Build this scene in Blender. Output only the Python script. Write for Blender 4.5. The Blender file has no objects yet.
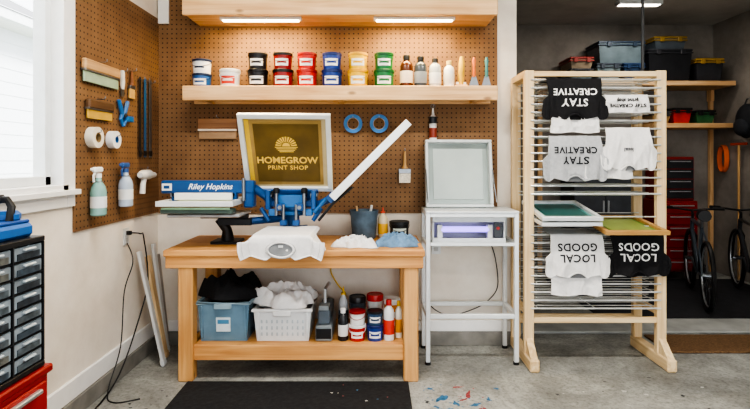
import bpy, bmesh, math, random
from mathutils import Matrix, Vector, Euler, noise
random.seed(7)
pi=math.pi
sc=bpy.context.scene

# ------------------------------------------------------------ materials
def lin(h):
    h=h.lstrip('#'); o=[]
    for i in (0,2,4):
        c=int(h[i:i+2],16)/255
        o.append(c/12.92 if c<=0.04045 else ((c+0.055)/1.055)**2.4)
    return (o[0],o[1],o[2],1)
_m={}
def base(name):
    mt=bpy.data.materials.new(name); mt.use_nodes=True
    nt=mt.node_tree; b=nt.nodes['Principled BSDF']
    return mt,nt,b
def M(h,rough=.5,metal=0,var=.12,scale=12,bump=0,alpha=1,trans=0,emit=0):
    key=(h,rough,metal,var,scale,bump,alpha,trans,emit)
    if key in _m: return _m[key]
    mt,nt,b=base('surface_'+h.lstrip('#')+'_%d'%len(_m))
    c=lin(h)
    tc=nt.nodes.new('ShaderNodeTexCoord'); n=nt.nodes.new('ShaderNodeTexNoise')
    n.inputs['Scale'].default_value=scale; n.inputs['Detail'].default_value=4
    nt.links.new(tc.outputs['Object'],n.inputs['Vector'])
    r=nt.nodes.new('ShaderNodeValToRGB')
    r.color_ramp.elements[0].position=.3; r.color_ramp.elements[1].position=.7
    r.color_ramp.elements[0].color=tuple(x*(1-var) for x in c[:3])+(1,)
    r.color_ramp.elements[1].color=tuple(min(1,x*(1+var)) for x in c[:3])+(1,)
    nt.links.new(n.outputs['Fac'],r.inputs['Fac']); nt.links.new(r.outputs['Color'],b.inputs['Base Color'])
    b.inputs['Roughness'].default_value=rough; b.inputs['Metallic'].default_value=metal
    b.inputs['Alpha'].default_value=alpha
    if trans: b.inputs['Transmission Weight'].default_value=trans
    if emit:
        b.inputs['Emission Color'].default_value=c; b.inputs['Emission Strength'].default_value=emit
    if bump:
        bp=nt.nodes.new('ShaderNodeBump'); bp.inputs['Strength'].default_value=bump; bp.inputs['Distance'].default_value=.01
        nt.links.new(n.outputs['Fac'],bp.inputs['Height']); nt.links.new(bp.outputs['Normal'],b.inputs['Normal'])
    _m[key]=mt
    return mt
def wood(c1,c2,axis='X',rough=.55):
    key=('wood',c1,c2,axis)
    if key in _m: return _m[key]
    mt,nt,b=base('wood_'+axis+'_%d'%len(_m))
    tc=nt.nodes.new('ShaderNodeTexCoord'); mp=nt.nodes.new('ShaderNodeMapping')
    s=[34,34,34]; s['XYZ'.index(axis)]=1.6; mp.inputs['Scale'].default_value=s
    n=nt.nodes.new('ShaderNodeTexNoise'); n.inputs['Scale'].default_value=1; n.inputs['Detail'].default_value=6; n.inputs['Distortion'].default_value=.6
    n2=nt.nodes.new('ShaderNodeTexNoise'); n2.inputs['Scale'].default_value=2.5
    mx=nt.nodes.new('ShaderNodeMath'); mx.operation='MULTIPLY_ADD'; mx.inputs[1].default_value=.7
    m2=nt.nodes.new('ShaderNodeMath'); m2.operation='MULTIPLY'; m2.inputs[1].default_value=.3
    r=nt.nodes.new('ShaderNodeValToRGB')
    r.color_ramp.elements[0].position=.36; r.color_ramp.elements[1].position=.62
    r.color_ramp.elements[0].color=lin(c2); r.color_ramp.elements[1].color=lin(c1)
    L=nt.links.new
    L(tc.outputs['Object'],mp.inputs['Vector']); L(mp.outputs['Vector'],n.inputs['Vector']); L(tc.outputs['Object'],n2.inputs['Vector'])
    L(n.outputs['Fac'],mx.inputs[0]); L(n2.outputs['Fac'],m2.inputs[0]); L(m2.outputs[0],mx.inputs[2])
    L(mx.outputs[0],r.inputs['Fac'])
    mp2=nt.nodes.new('ShaderNodeMapping'); s2=[5,5,5]; s2['XYZ'.index(axis)]=2.2; mp2.inputs['Scale'].default_value=s2
    vo=nt.nodes.new('ShaderNodeTexVoronoi'); vo.inputs['Scale'].default_value=1.3
    L(tc.outputs['Object'],mp2.inputs['Vector']); L(mp2.outputs['Vector'],vo.inputs['Vector'])
    kr=nt.nodes.new('ShaderNodeValToRGB'); kr.color_ramp.elements[0].position=.05; kr.color_ramp.elements[0].color=(.38,.3,.25,1); kr.color_ramp.elements[1].position=.12; kr.color_ramp.elements[1].color=(1,1,1,1)
    L(vo.outputs['Distance'],kr.inputs['Fac'])
    mk=nt.nodes.new('ShaderNodeMix'); mk.data_type='RGBA'; mk.blend_type='MULTIPLY'; mk.inputs[0].default_value=.8
    L(r.outputs['Color'],mk.inputs[6]); L(kr.outputs['Color'],mk.inputs[7]); L(mk.outputs[2],b.inputs['Base Color'])
    bp=nt.nodes.new('ShaderNodeBump'); bp.inputs['Strength'].default_value=.25; bp.inputs['Distance'].default_value=.004
    L(n.outputs['Fac'],bp.inputs['Height']); L(bp.outputs['Normal'],b.inputs['Normal'])
    b.inputs['Roughness'].default_value=rough
    _m[key]=mt; return mt
def pegmat(axis):
    mt,nt,b=base('pegboard_'+axis); L=nt.links.new
    tc=nt.nodes.new('ShaderNodeTexCoord'); sp=nt.nodes.new('ShaderNodeSeparateXYZ'); L(tc.outputs['Object'],sp.inputs[0])
    def mth(op,a,bv=None):
        n=nt.nodes.new('ShaderNodeMath'); n.operation=op
        if isinstance(a,(int,float)): n.inputs[0].default_value=a
        else: L(a,n.inputs[0])
        if bv is not None:
            if isinstance(bv,(int,float)): n.inputs[1].default_value=bv
            else: L(bv,n.inputs[1])
        return n.outputs[0]
    def cell(o):
        return mth('SUBTRACT',mth('FRACT',mth('ADD',mth('DIVIDE',o,.0381),200.0)),.5)
    a=cell(sp.outputs[axis]); c=cell(sp.outputs['Z'])
    d=mth('ADD',mth('MULTIPLY',a,a),mth('MULTIPLY',c,c))
    hole=mth('LESS_THAN',d,.024)
    n=nt.nodes.new('ShaderNodeTexNoise'); n.inputs['Scale'].default_value=5; n.inputs['Detail'].default_value=5
    L(tc.outputs['Object'],n.inputs['Vector'])
    r=nt.nodes.new('ShaderNodeValToRGB'); r.color_ramp.elements[0].color=lin('#735438'); r.color_ramp.elements[1].color=lin('#886746')
    r.color_ramp.elements[0].position=.3; r.color_ramp.elements[1].position=.7
    L(n.outputs['Fac'],r.inputs['Fac'])
    mx=nt.nodes.new('ShaderNodeMix'); mx.data_type='RGBA'
    L(hole,mx.inputs[0]); L(r.outputs['Color'],mx.inputs[6]); mx.inputs[7].default_value=lin('#33241a')
    L(mx.outputs[2],b.inputs['Base Color']); b.inputs['Roughness'].default_value=.75
    return mt
def wallmat(name,c1,c2):
    mt,nt,b=base(name); L=nt.links.new
    tc=nt.nodes.new('ShaderNodeTexCoord'); n=nt.nodes.new('ShaderNodeTexNoise'); n.inputs['Scale'].default_value=1.4; n.inputs['Detail'].default_value=7; n.inputs['Roughness'].default_value=.65
    L(tc.outputs['Object'],n.inputs['Vector'])
    r=nt.nodes.new('ShaderNodeValToRGB'); r.color_ramp.elements[0].position=.35; r.color_ramp.elements[1].position=.6
    r.color_ramp.elements[0].color=lin(c2); r.color_ramp.elements[1].color=lin(c1)
    L(n.outputs['Fac'],r.inputs['Fac']); L(r.outputs['Color'],b.inputs['Base Color']); b.inputs['Roughness'].default_value=.8
    n2=nt.nodes.new('ShaderNodeTexNoise'); n2.inputs['Scale'].default_value=90
    L(tc.outputs['Object'],n2.inputs['Vector'])
    bp=nt.nodes.new('ShaderNodeBump'); bp.inputs['Strength'].default_value=.12; bp.inputs['Distance'].default_value=.003
    L(n2.outputs['Fac'],bp.inputs['Height']); L(bp.outputs['Normal'],b.inputs['Normal'])
    return mt
def floormat():
    mt,nt,b=base('concrete_floor'); L=nt.links.new
    tc=nt.nodes.new('ShaderNodeTexCoord')
    n=nt.nodes.new('ShaderNodeTexNoise'); n.inputs['Scale'].default_value=1.6; n.inputs['Detail'].default_value=12; n.inputs['Roughness'].default_value=.75; n.inputs['Distortion'].default_value=.4
    L(tc.outputs['Object'],n.inputs['Vector'])
    r=nt.nodes.new('ShaderNodeValToRGB'); cr=r.color_ramp
    cr.elements[0].position=.32; cr.elements[0].color=lin('#676763'); cr.elements[1].position=.66; cr.elements[1].color=lin('#b7b8b2')
    e=cr.elements.new(.5); e.color=lin('#93948f')
    L(n.outputs['Fac'],r.inputs['Fac'])
    n2=nt.nodes.new('ShaderNodeTexNoise'); n2.inputs['Scale'].default_value=42; n2.inputs['Detail'].default_value=5; n2.inputs['Roughness'].default_value=.7
    L(tc.outputs['Object'],n2.inputs['Vector'])
    r2=nt.nodes.new('ShaderNodeValToRGB'); r2.color_ramp.elements[0].position=.34; r2.color_ramp.elements[0].color=(.45,.45,.44,1); r2.color_ramp.elements[1].position=.52; r2.color_ramp.elements[1].color=(1,1,1,1)
    L(n2.outputs['Fac'],r2.inputs['Fac'])
    mx=nt.nodes.new('ShaderNodeMix'); mx.data_type='RGBA'; mx.blend_type='MULTIPLY'; mx.inputs[0].default_value=.65
    L(r.outputs['Color'],mx.inputs[6]); L(r2.outputs['Color'],mx.inputs[7]); L(mx.outputs[2],b.inputs['Base Color'])
    rr=nt.nodes.new('ShaderNodeMapRange'); rr.inputs[3].default_value=.42; rr.inputs[4].default_value=.8
    L(n.outputs['Fac'],rr.inputs[0]); L(rr.outputs[0],b.inputs['Roughness'])
    bp=nt.nodes.new('ShaderNodeBump'); bp.inputs['Strength'].default_value=.25; bp.inputs['Distance'].default_value=.004
    L(n2.outputs['Fac'],bp.inputs['Height']); L(bp.outputs['Normal'],b.inputs['Normal'])
    return mt

PINE=('#e3bd8d','#c99a68'); PALE=('#ead2a8','#cfae7e'); OAK=('#dda868','#ba8048')
pineX=wood(*PINE,'X'); pineZ=wood(*PINE,'Z'); pineY=wood(*PINE,'Y')
bX=wood(*OAK,'X'); bZ=wood('#e0b072','#c08a50','Z'); bY=wood(*OAK,'Y')
paleX=wood(*PALE,'X'); paleY=wood(*PALE,'Y'); paleZ=wood(*PALE,'Z')
WHITE=M('#e8e8e6',.5,var=.03); WPL=M('#dfe2e2',.35,var=.04); BLK=M('#17181a',.45); BLKM=M('#101113',.35)
ALU=M('#c5c9cc',.35,.75,var=.05); ALUW=M('#dfe3e4',.35,.3,var=.04); STEEL=M('#8b9095',.35,.9); DARKST=M('#3b3f43',.4,.8)
BLUE=M('#1d4f88',.35,.15,var=.1); BLUE2=M('#2c68a4',.4,.1); RED=M('#a32522',.35); YEL=M('#e9b51c',.45); GRN=M('#1f8a43',.45)
RUB=M('#232426',.85,var=.3,scale=40,bump=.4)
COTW=M('#e2e1df',.9,var=.04,bump=.1,scale=60); COTB=M('#17171a',.9,var=.2,bump=.1,scale=60); COTG=M('#b0b2b4',.9,var=.08,scale=50,bump=.1)

# ------------------------------------------------------------ mesh builder
class B:
    def __init__(s,name):
        s.name=name; s.V=[]; s.F=[]; s.I=[]; s.mats=[]; s.M=Matrix.Identity(4)
    def mi(s,m):
        if m not in s.mats: s.mats.append(m)
        return s.mats.index(m)
    def add(s,vs,fs,m,T=None):
        o=len(s.V); T=s.M@T if T is not None else s.M
        s.V+= [tuple(T@Vector(v)) for v in vs]
        k=s.mi(m)
        for f in fs: s.F.append([o+i for i in f]); s.I.append(k)
        return s
    def box(s,c,d,m,rot=(0,0,0),bev=.003):
        bm=bmesh.new(); bmesh.ops.create_cube(bm,size=1)
        bmesh.ops.scale(bm,vec=d,verts=bm.verts)
        bv=min(bev,min(d)*.3)
        if bv>0: bmesh.ops.bevel(bm,geom=list(bm.edges),offset=bv,segments=1,affect='EDGES')
        bm.verts.index_update()
        vs=[v.co.copy() for v in bm.verts]; fs=[[v.index for v in f.verts] for f in bm.faces]; bm.free()
        T=Matrix.Translation(c)@Euler(rot).to_matrix().to_4x4()
        return s.add(vs,fs,m,T)
    def bx(s,x0,x1,y0,y1,z0,z1,m,bev=.003):
        return s.box(((x0+x1)/2,(y0+y1)/2,(z0+z1)/2),(abs(x1-x0),abs(y1-y0),abs(z1-z0)),m,bev=bev)
    def tube(s,pts,r,m,seg=10,closed=False,cap=True):
        pts=[Vector(p) for p in pts]; n=len(pts)
        rs=r if isinstance(r,(list,tuple)) else [r]*n
        vs=[];fs=[]; prev=None
        for i,p in enumerate(pts):
            if closed: t=pts[(i+1)%n]-pts[i-1]
            else: t=pts[min(i+1,n-1)]-pts[max(i-1,0)]
            t.normalize()
            if prev is None:
                a=Vector((0,0,1)) if abs(t.z)<.9 else Vector((1,0,0)); u=t.cross(a).normalized()
            else:
                u=(prev-t*prev.dot(t)).normalized()
            prev=u; w=t.cross(u)
            for k in range(seg):
                an=2*pi*k/seg; vs.append(p+(u*math.cos(an)+w*math.sin(an))*rs[i])
        m_=n if closed else n-1
        for i in range(m_):
            for k in range(seg):
                a=i*seg+k; b_=i*seg+(k+1)%seg; j=(i+1)%n
                fs.append([a,b_,j*seg+(k+1)%seg,j*seg+k])
        if cap and not closed:
            fs.append(list(range(seg))[::-1]); fs.append([(n-1)*seg+k for k in range(seg)])
        return s.add(vs,fs,m)
    def cyl(s,p0,p1,r0,m,r1=None,seg=20):
        return s.tube([p0,p1],[r0,r0 if r1 is None else r1],m,seg)
    def lathe(s,prof,c,m,seg=28,axis='Z',T=None):
        vs=[];fs=[]
        for r,z in prof:
            for k in range(seg):
                a=2*pi*k/seg; vs.append((r*math.cos(a),r*math.sin(a),z))
        for i in range(len(prof)-1):
            for k in range(seg):
                fs.append([i*seg+k,i*seg+(k+1)%seg,(i+1)*seg+(k+1)%seg,(i+1)*seg+k])
        if prof[0][0]>1e-5 : fs.append(list(range(seg))[::-1])
        if prof[-1][0]>1e-5: fs.append([(len(prof)-1)*seg+k for k in range(seg)])
        R={'Z':Matrix.Identity(4),'X':Matrix.Rotation(pi/2,4,'Y'),'Y':Matrix.Rotation(-pi/2,4,'X')}[axis]
        return s.add(vs,fs,m,Matrix.Translation(c)@R)
    def ring(s,c,R,r,m,axis='Y',seg=28,rs=8,w=None):
        if w:
            prof=[(R-r,-w/2),(R+r,-w/2),(R+r,w/2),(R-r,w/2)]
            vs=[];fs=[]
            for rr,z in prof:
                for k in range(seg):
                    a=2*pi*k/seg; vs.append((rr*math.cos(a),rr*math.sin(a),z))
            for i in range(4):
                j=(i+1)%4
                for k in range(seg): fs.append([i*seg+k,i*seg+(k+1)%seg,j*seg+(k+1)%seg,j*seg+k])
            Rm={'Z':Matrix.Identity(4),'X':Matrix.Rotation(pi/2,4,'Y'),'Y':Matrix.Rotation(-pi/2,4,'X')}[axis]
            return s.add(vs,fs,m,Matrix.Translation(c)@Rm)
        pts=[]
        for k in range(seg):
            a=2*pi*k/seg; u,v=R*math.cos(a),R*math.sin(a)
            pts.append({'Y':(c[0]+u,c[1],c[2]+v),'X':(c[0],c[1]+u,c[2]+v),'Z':(c[0]+u,c[1]+v,c[2])}[axis])
        return s.tube(pts,r,m,rs,closed=True)
    def sph(s,c,r,m,seg=16,rings=10):
        rx,ry,rz=r if isinstance(r,(tuple,list)) else (r,r,r)
        vs=[(0,0,-1)];fs=[]
        for i in range(1,rings):
            p=-pi/2+pi*i/rings
            for k in range(seg): a=2*pi*k/seg; vs.append((math.cos(p)*math.cos(a),math.cos(p)*math.sin(a),math.sin(p)))
        vs.append((0,0,1)); t=len(vs)-1
        for k in range(seg): fs.append([0,1+(k+1)%seg,1+k]); fs.append([t,1+(rings-2)*seg+k,1+(rings-2)*seg+(k+1)%seg])
        for i in range(rings-2):
            for k in range(seg):
                fs.append([1+i*seg+k,1+i*seg+(k+1)%seg,1+(i+1)*seg+(k+1)%seg,1+(i+1)*seg+k])
        return s.add([(c[0]+v[0]*rx,c[1]+v[1]*ry,c[2]+v[2]*rz) for v in vs],fs,m)
    def grid(s,f,nu,nv,m,T=None):
        vs=[f(i/nu,j/nv) for j in range(nv+1) for i in range(nu+1)]
        fs=[[j*(nu+1)+i,j*(nu+1)+i+1,(j+1)*(nu+1)+i+1,(j+1)*(nu+1)+i] for j in range(nv) for i in range(nu)]
        return s.add(vs,fs,m,T)
    def prism(s,poly,t,m,T=None):
        n=len(poly); vs=[(x,y,-t/2) for x,y in poly]+[(x,y,t/2) for x,y in poly]
        fs=[list(range(n))[::-1],[n+i for i in range(n)]]+[[i,(i+1)%n,n+(i+1)%n,n+i] for i in range(n)]
        return s.add(vs,fs,m,T)
    def text(s,body,size,T,m,off=0.0,deform=None,ext=.0006,shear=0,sp=1.0):
        cu=bpy.data.curves.new('t','FONT'); cu.body=body; cu.size=size; cu.align_x='CENTER'; cu.align_y='CENTER'
        cu.offset=off; cu.extrude=ext; cu.resolution_u=3; cu.shear=shear; cu.space_character=sp
        ob=bpy.data.objects.new('t',cu); sc.collection.objects.link(ob)
        dg=bpy.context.evaluated_depsgraph_get(); me=bpy.data.meshes.new_from_object(ob.evaluated_get(dg))
        vs=[T@v.co for v in me.vertices]
        if deform: vs=[deform(v) for v in vs]
        s.add(vs,[list(p.vertices) for p in me.polygons],m)
        bpy.data.objects.remove(ob); bpy.data.curves.remove(cu); bpy.data.meshes.remove(me)
        return s
    def done(s,smooth=32,recalc=True):
        xs=[v[0] for v in s.V]; ys=[v[1] for v in s.V]; zs=[v[2] for v in s.V]
        c=Vector(((min(xs)+max(xs))/2,(min(ys)+max(ys))/2,min(zs)))
        me=bpy.data.meshes.new(s.name); me.from_pydata([tuple(Vector(v)-c) for v in s.V],[],s.F)
        for m in s.mats: me.materials.append(m)
        me.polygons.foreach_set('material_index',s.I)
        bm=bmesh.new(); bm.from_mesh(me)
        if recalc: bmesh.ops.recalc_face_normals(bm,faces=bm.faces)
        bm.to_mesh(me); bm.free()
        me.shade_smooth(); me.set_sharp_from_angle(angle=math.radians(smooth))
        ob=bpy.data.objects.new(s.name,me); ob.location=c; sc.collection.objects.link(ob)
        return ob
FRONT=Matrix.Rotation(pi/2,4,'X')
def TF(x,y,z,flip=False,rx=0,rz=0):
    return Matrix.Translation((x,y,z))@Matrix.Rotation(rz,4,'Z')@Matrix.Rotation(rx,4,'X')@(Matrix.Rotation(pi,4,'Y') if flip else Matrix.Identity(4))@FRONT

# ------------------------------------------------------------ constants
LX=-1.78; WY=4.10; CEIL=3.35; RX=4.6; RY=6.8
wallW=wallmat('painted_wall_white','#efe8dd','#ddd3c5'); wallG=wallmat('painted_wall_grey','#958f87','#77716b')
conc=floormat()

# ------------------------------------------------------------ room shell
b=B('floor'); b.bx(-1.93,RX+.15,-1.75,RY+.15,-.12,0,conc,bev=0); b.done()
b=B('ceiling'); b.bx(-1.93,RX+.15,-1.75,RY+.15,CEIL,CEIL+.1,wallmat('ceiling_paint','#bdbab4','#a5a29d'),bev=0); b.done()
b=B('wall_left')
y0,y1,z0,z1=1.25,2.86,1.32,2.75
for a in ((-1.75,y0,0,CEIL),(y1,WY+.15,0,CEIL),(y0,y1,0,z0),(y0,y1,z1,CEIL)):
    b.bx(LX-.15,LX,a[0],a[1],a[2],a[3],wallW,bev=0)
b.done()
b=B('wall_back'); b.bx(LX,1.16,WY,WY+.15,0,CEIL,wallW,bev=0); b.done()
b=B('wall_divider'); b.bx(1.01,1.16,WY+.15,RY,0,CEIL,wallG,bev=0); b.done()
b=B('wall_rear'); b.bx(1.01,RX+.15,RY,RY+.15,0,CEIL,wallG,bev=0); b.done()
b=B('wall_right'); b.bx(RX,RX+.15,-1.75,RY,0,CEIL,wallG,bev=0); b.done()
b=B('wall_front'); 
b.bx(LX,-1.4,-1.75,-1.6,0,CEIL,wallW,bev=0); b.bx(4.2,RX,-1.75,-1.6,0,CEIL,wallW,bev=0); b.bx(-1.4,4.2,-1.75,-1.6,2.6,CEIL,wallW,bev=0); b.done()
cb=M('#84827c',.85,var=.2,scale=8,bump=.3)
b=B('baseboard_left'); b.bx(LX,LX+.03,-1.6,WY-.03,0,.11,cb); b.bx(LX,LX+.02,-1.6,WY-.03,.11,.23,WHITE,bev=.006); b.done()
b=B('baseboard_back'); b.bx(LX,1.16,WY-.03,WY,0,.11,cb); b.bx(LX+.02,1.16,WY-.02,WY,.11,.2,WHITE,bev=.006); b.done()
# window
b=B('window_1')
fx0,fx1=LX-.12,LX+.025
b.bx(fx0,LX+.03,y1-.05,y1+.0,z0,z1,WHITE); b.bx(fx0,LX+.03,y0,y0+.05,z0,z1,WHITE)
b.bx(fx0,LX+.03,y0,y1,z1-.05,z1,WHITE); b.bx(fx0,LX+.03,y0,y1,z0,z0+.05,WHITE)
b.bx(LX,LX+.022,y1,y1+.075,z0-.08,z1+.08,WHITE); b.bx(LX,LX+.022,y0-.075,y0,z0-.08,z1+.08,WHITE)
b.bx(LX,LX+.022,y0,y1,z1,z1+.08,WHITE); b.bx(LX,LX+.022,y0,y1,z0-.08,z0,WHITE); b.bx(LX-.02,LX+.055,y0-.08,y1+.08,z0-.01,z0+.02,WHITE)
for yy in (y0+.05,(y0+y1)/2-.03,y1-.1): b.bx(fx0+.01,LX-.04,yy,yy+.05,z0+.05,z1-.05,WPL)
b.bx(fx0+.01,LX-.04,y0+.05,y1-.05,z0+.05,z0+.1,WPL); b.bx(fx0+.01,LX-.04,y0+.05,y1-.05,z1-.1,z1-.05,WPL)
b.done()
# outside
b=B('driveway_ground'); b.bx(-24,14,-14,-1.76,-.2,-.12,M('#9a9a95',.9),bev=0); b.bx(-24,-1.94,-1.76,22,-.2,-.12,M('#8d9a78',.9,var=.3),bev=0); b.done()
b=B('neighbour_house'); sm=M('#e2e5e9',.6,var=.02)
X0=-5.6
for i in range(18):
    z=-.1+i*.2
    b.add([(X0,-4,z),(X0,9.0,z),(X0-.010,9.0,z+.2),(X0-.010,-4,z+.2),(X0-.010,-4,z),(X0-.010,9.0,z)],[[0,1,2,3],[0,4,5,1]],sm)
b.bx(X0-4,X0-.013,-4,9.0,-.12,3.5,sm,bev=0)
b.bx(X0-4.2,X0+.40,-4.3,9.3,3.5,3.62,WHITE); b.bx(X0+.40,X0+.48,-4.3,9.3,3.48,3.64,WPL)
b.prism([(X0+.5,3.62),(X0-2,4.9),(X0-4.5,3.62)],13.8,M('#8a8a8c',.9),Matrix.Translation((0,2.4,0))@FRONT)
b.done()

# ------------------------------------------------------------ pegboards
b=B('pegboard_panel'); b.bx(LX+.013,1.0,WY-.013,WY-.001,1.075,2.95,pegmat('X'),bev=0); b.done()
b=B('pegboard_panel'); b.bx(LX+.001,LX+.013,2.94,WY-.014,1.085,2.66,pegmat('Y'),bev=0); b.done()
b=B('trim_2'); b.bx(LX+.013,LX+.10,WY-.035,WY-.014,2.62,3.3,WHITE); b.done()

# ------------------------------------------------------------ shelves
def shelf(name,x0,x1,yf,zb,zt,lip):
    b=B(name); b.bx(x0,x1,yf+.035,WY-.014,zt-.035,zt,pineX); b.bx(x0,x1,yf,yf+.034,zb,zt+.004,pineX,bev=.005)
    b.bx(x0,x1,WY-.05,WY-.0145,zb,zt-.036,pineX)
    for x in (x0+.15,(x0+x1)/2,x1-.15): b.bx(x-.02,x+.02,yf+.035,WY-.051,zb,zt-.036,pineY)
    return b.done()
shelf('wall_shelf',-1.467,.935,3.80,1.965,2.072,1)
b=B('wall_shelf'); b.bx(-1.43,.91,3.74,WY-.014,2.60,2.64,pineX); b.bx(-1.43,.91,3.70,3.739,2.585,2.70,pineX,bev=.005); b.bx(-1.43,.91,3.70,3.739,2.72,2.83,pineX,bev=.005)
for x in (-1.41,-.26,.89): b.bx(x-.02,x+.02,3.74,WY-.014,2.641,2.83,pineZ)
b.done()
LEDm=M('#ffe2b0',.5,emit=14,var=0)
for cx in (-.87,.30):
    b=B('under_shelf_light'); b.bx(cx-.31,cx+.31,3.79,3.84,2.575,2.599,WPL); b.bx(cx-.29,cx+.29,3.797,3.833,2.567,2.575,LEDm); b.done()
    l=bpy.data.lights.new('led_strip','AREA'); l.shape='RECTANGLE'; l.size=.58; l.size_y=.04; l.energy=10; l.color=(1,.76,.40)
    o=bpy.data.objects.new('led_strip_lamp',l); o.location=(cx,3.86,2.555); o.rotation_euler=(math.radians(12),0,0); sc.collection.objects.link(o)

# ------------------------------------------------------------ paint tubs on shelf
def tub(x,y,z,r,h,body,lid,label='#e9e9e6',name='paint_tub'):
    b=B(name); bm_=M(body,.35); lm=M(lid,.35); la=M(label,.5,var=.02)
    b.lathe([(r*.88,0),(r*.9,.004),(r*.97,h*.86)],(x,y,z),bm_)
    b.lathe([(r*.97,h*.83),(r*1.03,h*.84),(r*1.04,h*.97),(r*.98,h),(r*.9,h),(r*.88,h-.004)],(x,y,z),lm)
    b.tube([(x+r*1.02*math.cos(a),y+r*1.02*math.sin(a),z+h*.80-.35*h*abs(math.sin(a))) for a in [-pi*k/14 for k in range(15)]],.0022,lm,5)
    def f(u,v):
        a=-pi/2+(u-.5)*1.55; t=.2+.42*v; rr=r*(.9+.07*t/.86)+.0015
        return (x+rr*math.cos(a),y+rr*math.sin(a),z+h*t)
    b.grid(f,10,1,la)
    def f2(u,v):
        a=-pi/2+(u-.5)*1.1; t=.35+.10*v; rr=r*(.9+.07*t/.86)+.003
        return (x+rr*math.cos(a),y+rr*math.sin(a),z+h*t)
    b.grid(f2,8,1,bm_ if body not in('#e9e9e6','#e5e6e6') else lm)
    return b.done()
S0=2.0722
sy=3.93
def px(p,d=3.93): return (p-375)/500*d
for k in range(2): tub(px(202),sy,S0+k*.112,.073,.111,'#2c5d9a' if k==0 else '#e5e6e6','#1c2c4a')
tub(px(230),sy,S0,.078,.145,'#e5e6e6','#d8d8d6','#c33a2a')
cols=[(258,'#1b1b1e','#141416'),(283,'#8e1f1e','#141416'),(307,'#c62a22','#9f201a'),(332,'#24408c','#1a2c66'),(358,'#e6ba20','#cf9d14'),(384,'#1f7440','#175c32')]
for p,bd,ld in cols:
    tub(px(p),sy,S0,.079,.143,bd,ld); tub(px(p),sy,S0+.1435,.074,.130,bd,'#1a1a1c' if p in(258,283) else ld)
def bottle(x,y,z,r,h,body,cap,label=None,name='ink_bottle',nozzle=False):
    b=B(name); m=M(body,.2); c=M(cap,.4)
    b.lathe([(r*.95,0),(r,.006),(r,h*.66),(r*.85,h*.76),(r*.42,h*.84),(r*.42,h*.88)],(x,y,z),m)
    if nozzle: b.lathe([(r*.5,h*.88),(r*.5,h*.93),(r*.2,h*.95),(r*.1,h*1.08)],(x,y,z),c)
    else: b.lathe([(r*.52,h*.86),(r*.52,h*.99),(r*.48,h)],(x,y,z),c)
    if label:
        b.lathe([(r+.001,h*.15),(r+.0015,h*.16),(r+.0015,h*.5),(r+.001,h*.51)],(x,y,z),M(label,.6,var=.02))
    return b.done()
bottle(px(406.5),sy,S0,.050,.26,'#4d2814','#1a1a1a','#d9cdbb'); bottle(px(420.5),sy,S0,.049,.25,'#3c434a','#1a1a1a','#848c92')
bottle(px(435),sy,S0,.046,.235,'#b9bdbc','#2a2a2a','#dfe2df')
bottle(px(449),sy,S0,.042,.215,'#e6e6e4','#d9c07a','#d8d4c8')
def scraper(x,y,z,hc,wb,tilt):
    b=B('ink_spatula'); h=M(hc,.4); b.M=Matrix.Translation((x,y,z))@Matrix.Rotation(tilt,4,'Y')
    b.prism([(-wb/2,0),(wb/2,0),(wb/2*.9,.03),(.014,.1),(-.014,.1),(-wb/2*.9,.03)],.003,STEEL,FRONT)
    b.tube([(0,0,.09),(0,0,.12),(0,0,.17),(0,0,.22),(0,0,.245)],[.011,.014,.011,.016,.009],h,12)
    return b.done()
b=B('squeegee'); x=px(461); b.bx(x-.045,x+.045,sy-.03,sy+.03,S0,S0+.03,pineX); 
b.tube([(x,sy,S0+.03),(x,sy,S0+.1),(x+.005,sy,S0+.2),(x+.005,sy,S0+.25)],[.02,.026,.024,.014],M('#d8b13a',.4),12); b.bx(x-.04,x+.04,sy-.006,sy+.006,S0+.02,S0+.05,WHITE); b.done()
scraper(px(474),sy,S0,'#d9763a',.08,0.0); scraper(px(486.5),sy,S0,'#4b8a86',.075,0.0)

# ------------------------------------------------------------ back pegboard hangings
PF=WY-.013
def hook(b,x,z,l=.05): b.tube([(x,PF,z+.01),(x,PF-l*.6,z+.01),(x,PF-l,z+.014),(x,PF-l,z+.03)],.003,STEEL,6)
b=B('wooden_squeegee'); b.bx(-1.435,-1.12,PF-.04,PF-.004,1.745,1.845,wood('#a97b52','#84593a','X')); b.bx(-1.43,-1.125,PF-.028,PF-.014,1.68,1.747,M('#9a7c5c',.5)); b.bx(-1.435,-1.12,PF-.042,PF-.039,1.745,1.762,M('#c8bcac',.5)); hook(b,-1.28,1.845); b.done()
for x in (-.178,.033):
    b=B('masking_tape_roll'); b.ring((x,PF-.022,1.805),.061,.015,M('#2f72b4',.5),'Y',w=.036); b.ring((x,PF-.022,1.805),.045,.002,M('#b59a70',.7),'Y',w=.037); hook(b,x,1.836,.06); b.done()
b=B('paint_brush'); x=.242
b.prism([(-.045,0),(.045,0),(.048,.09),(-.048,.09)],.018,M('#e6ddcc',.9,scale=80,var=.2),Matrix.Translation((x,PF-.02,1.325))@FRONT)
b.bx(x-.05,x+.05,PF-.032,PF-.008,1.40,1.44,STEEL); b.tube([(x,PF-.02,1.44),(x,PF-.02,1.47),(x,PF-.02,1.52),(x,PF-.02,1.58)],[.03,.014,.012,.009],wood('#d9b27a','#b98a50','Z'),10); hook(b,x,1.575); b.done()
b=B('caulk_tube'); x=.47
b.lathe([(.030,0),(.030,.2),(.012,.215),(.008,.27)],(x,PF-.034,1.66),M('#e4e4e2',.4)); b.lathe([(.031,.03),(.031,.11)],(x,PF-.034,1.66),M('#8a3a2a',.4)); b.lathe([(.031,.145),(.031,.2)],(x,PF-.034,1.66),M('#23262b',.4)); b.ring((x,PF-.032,1.945),.017,.003,STEEL,'Y'); hook(b,x,1.93); b.done()

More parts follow.
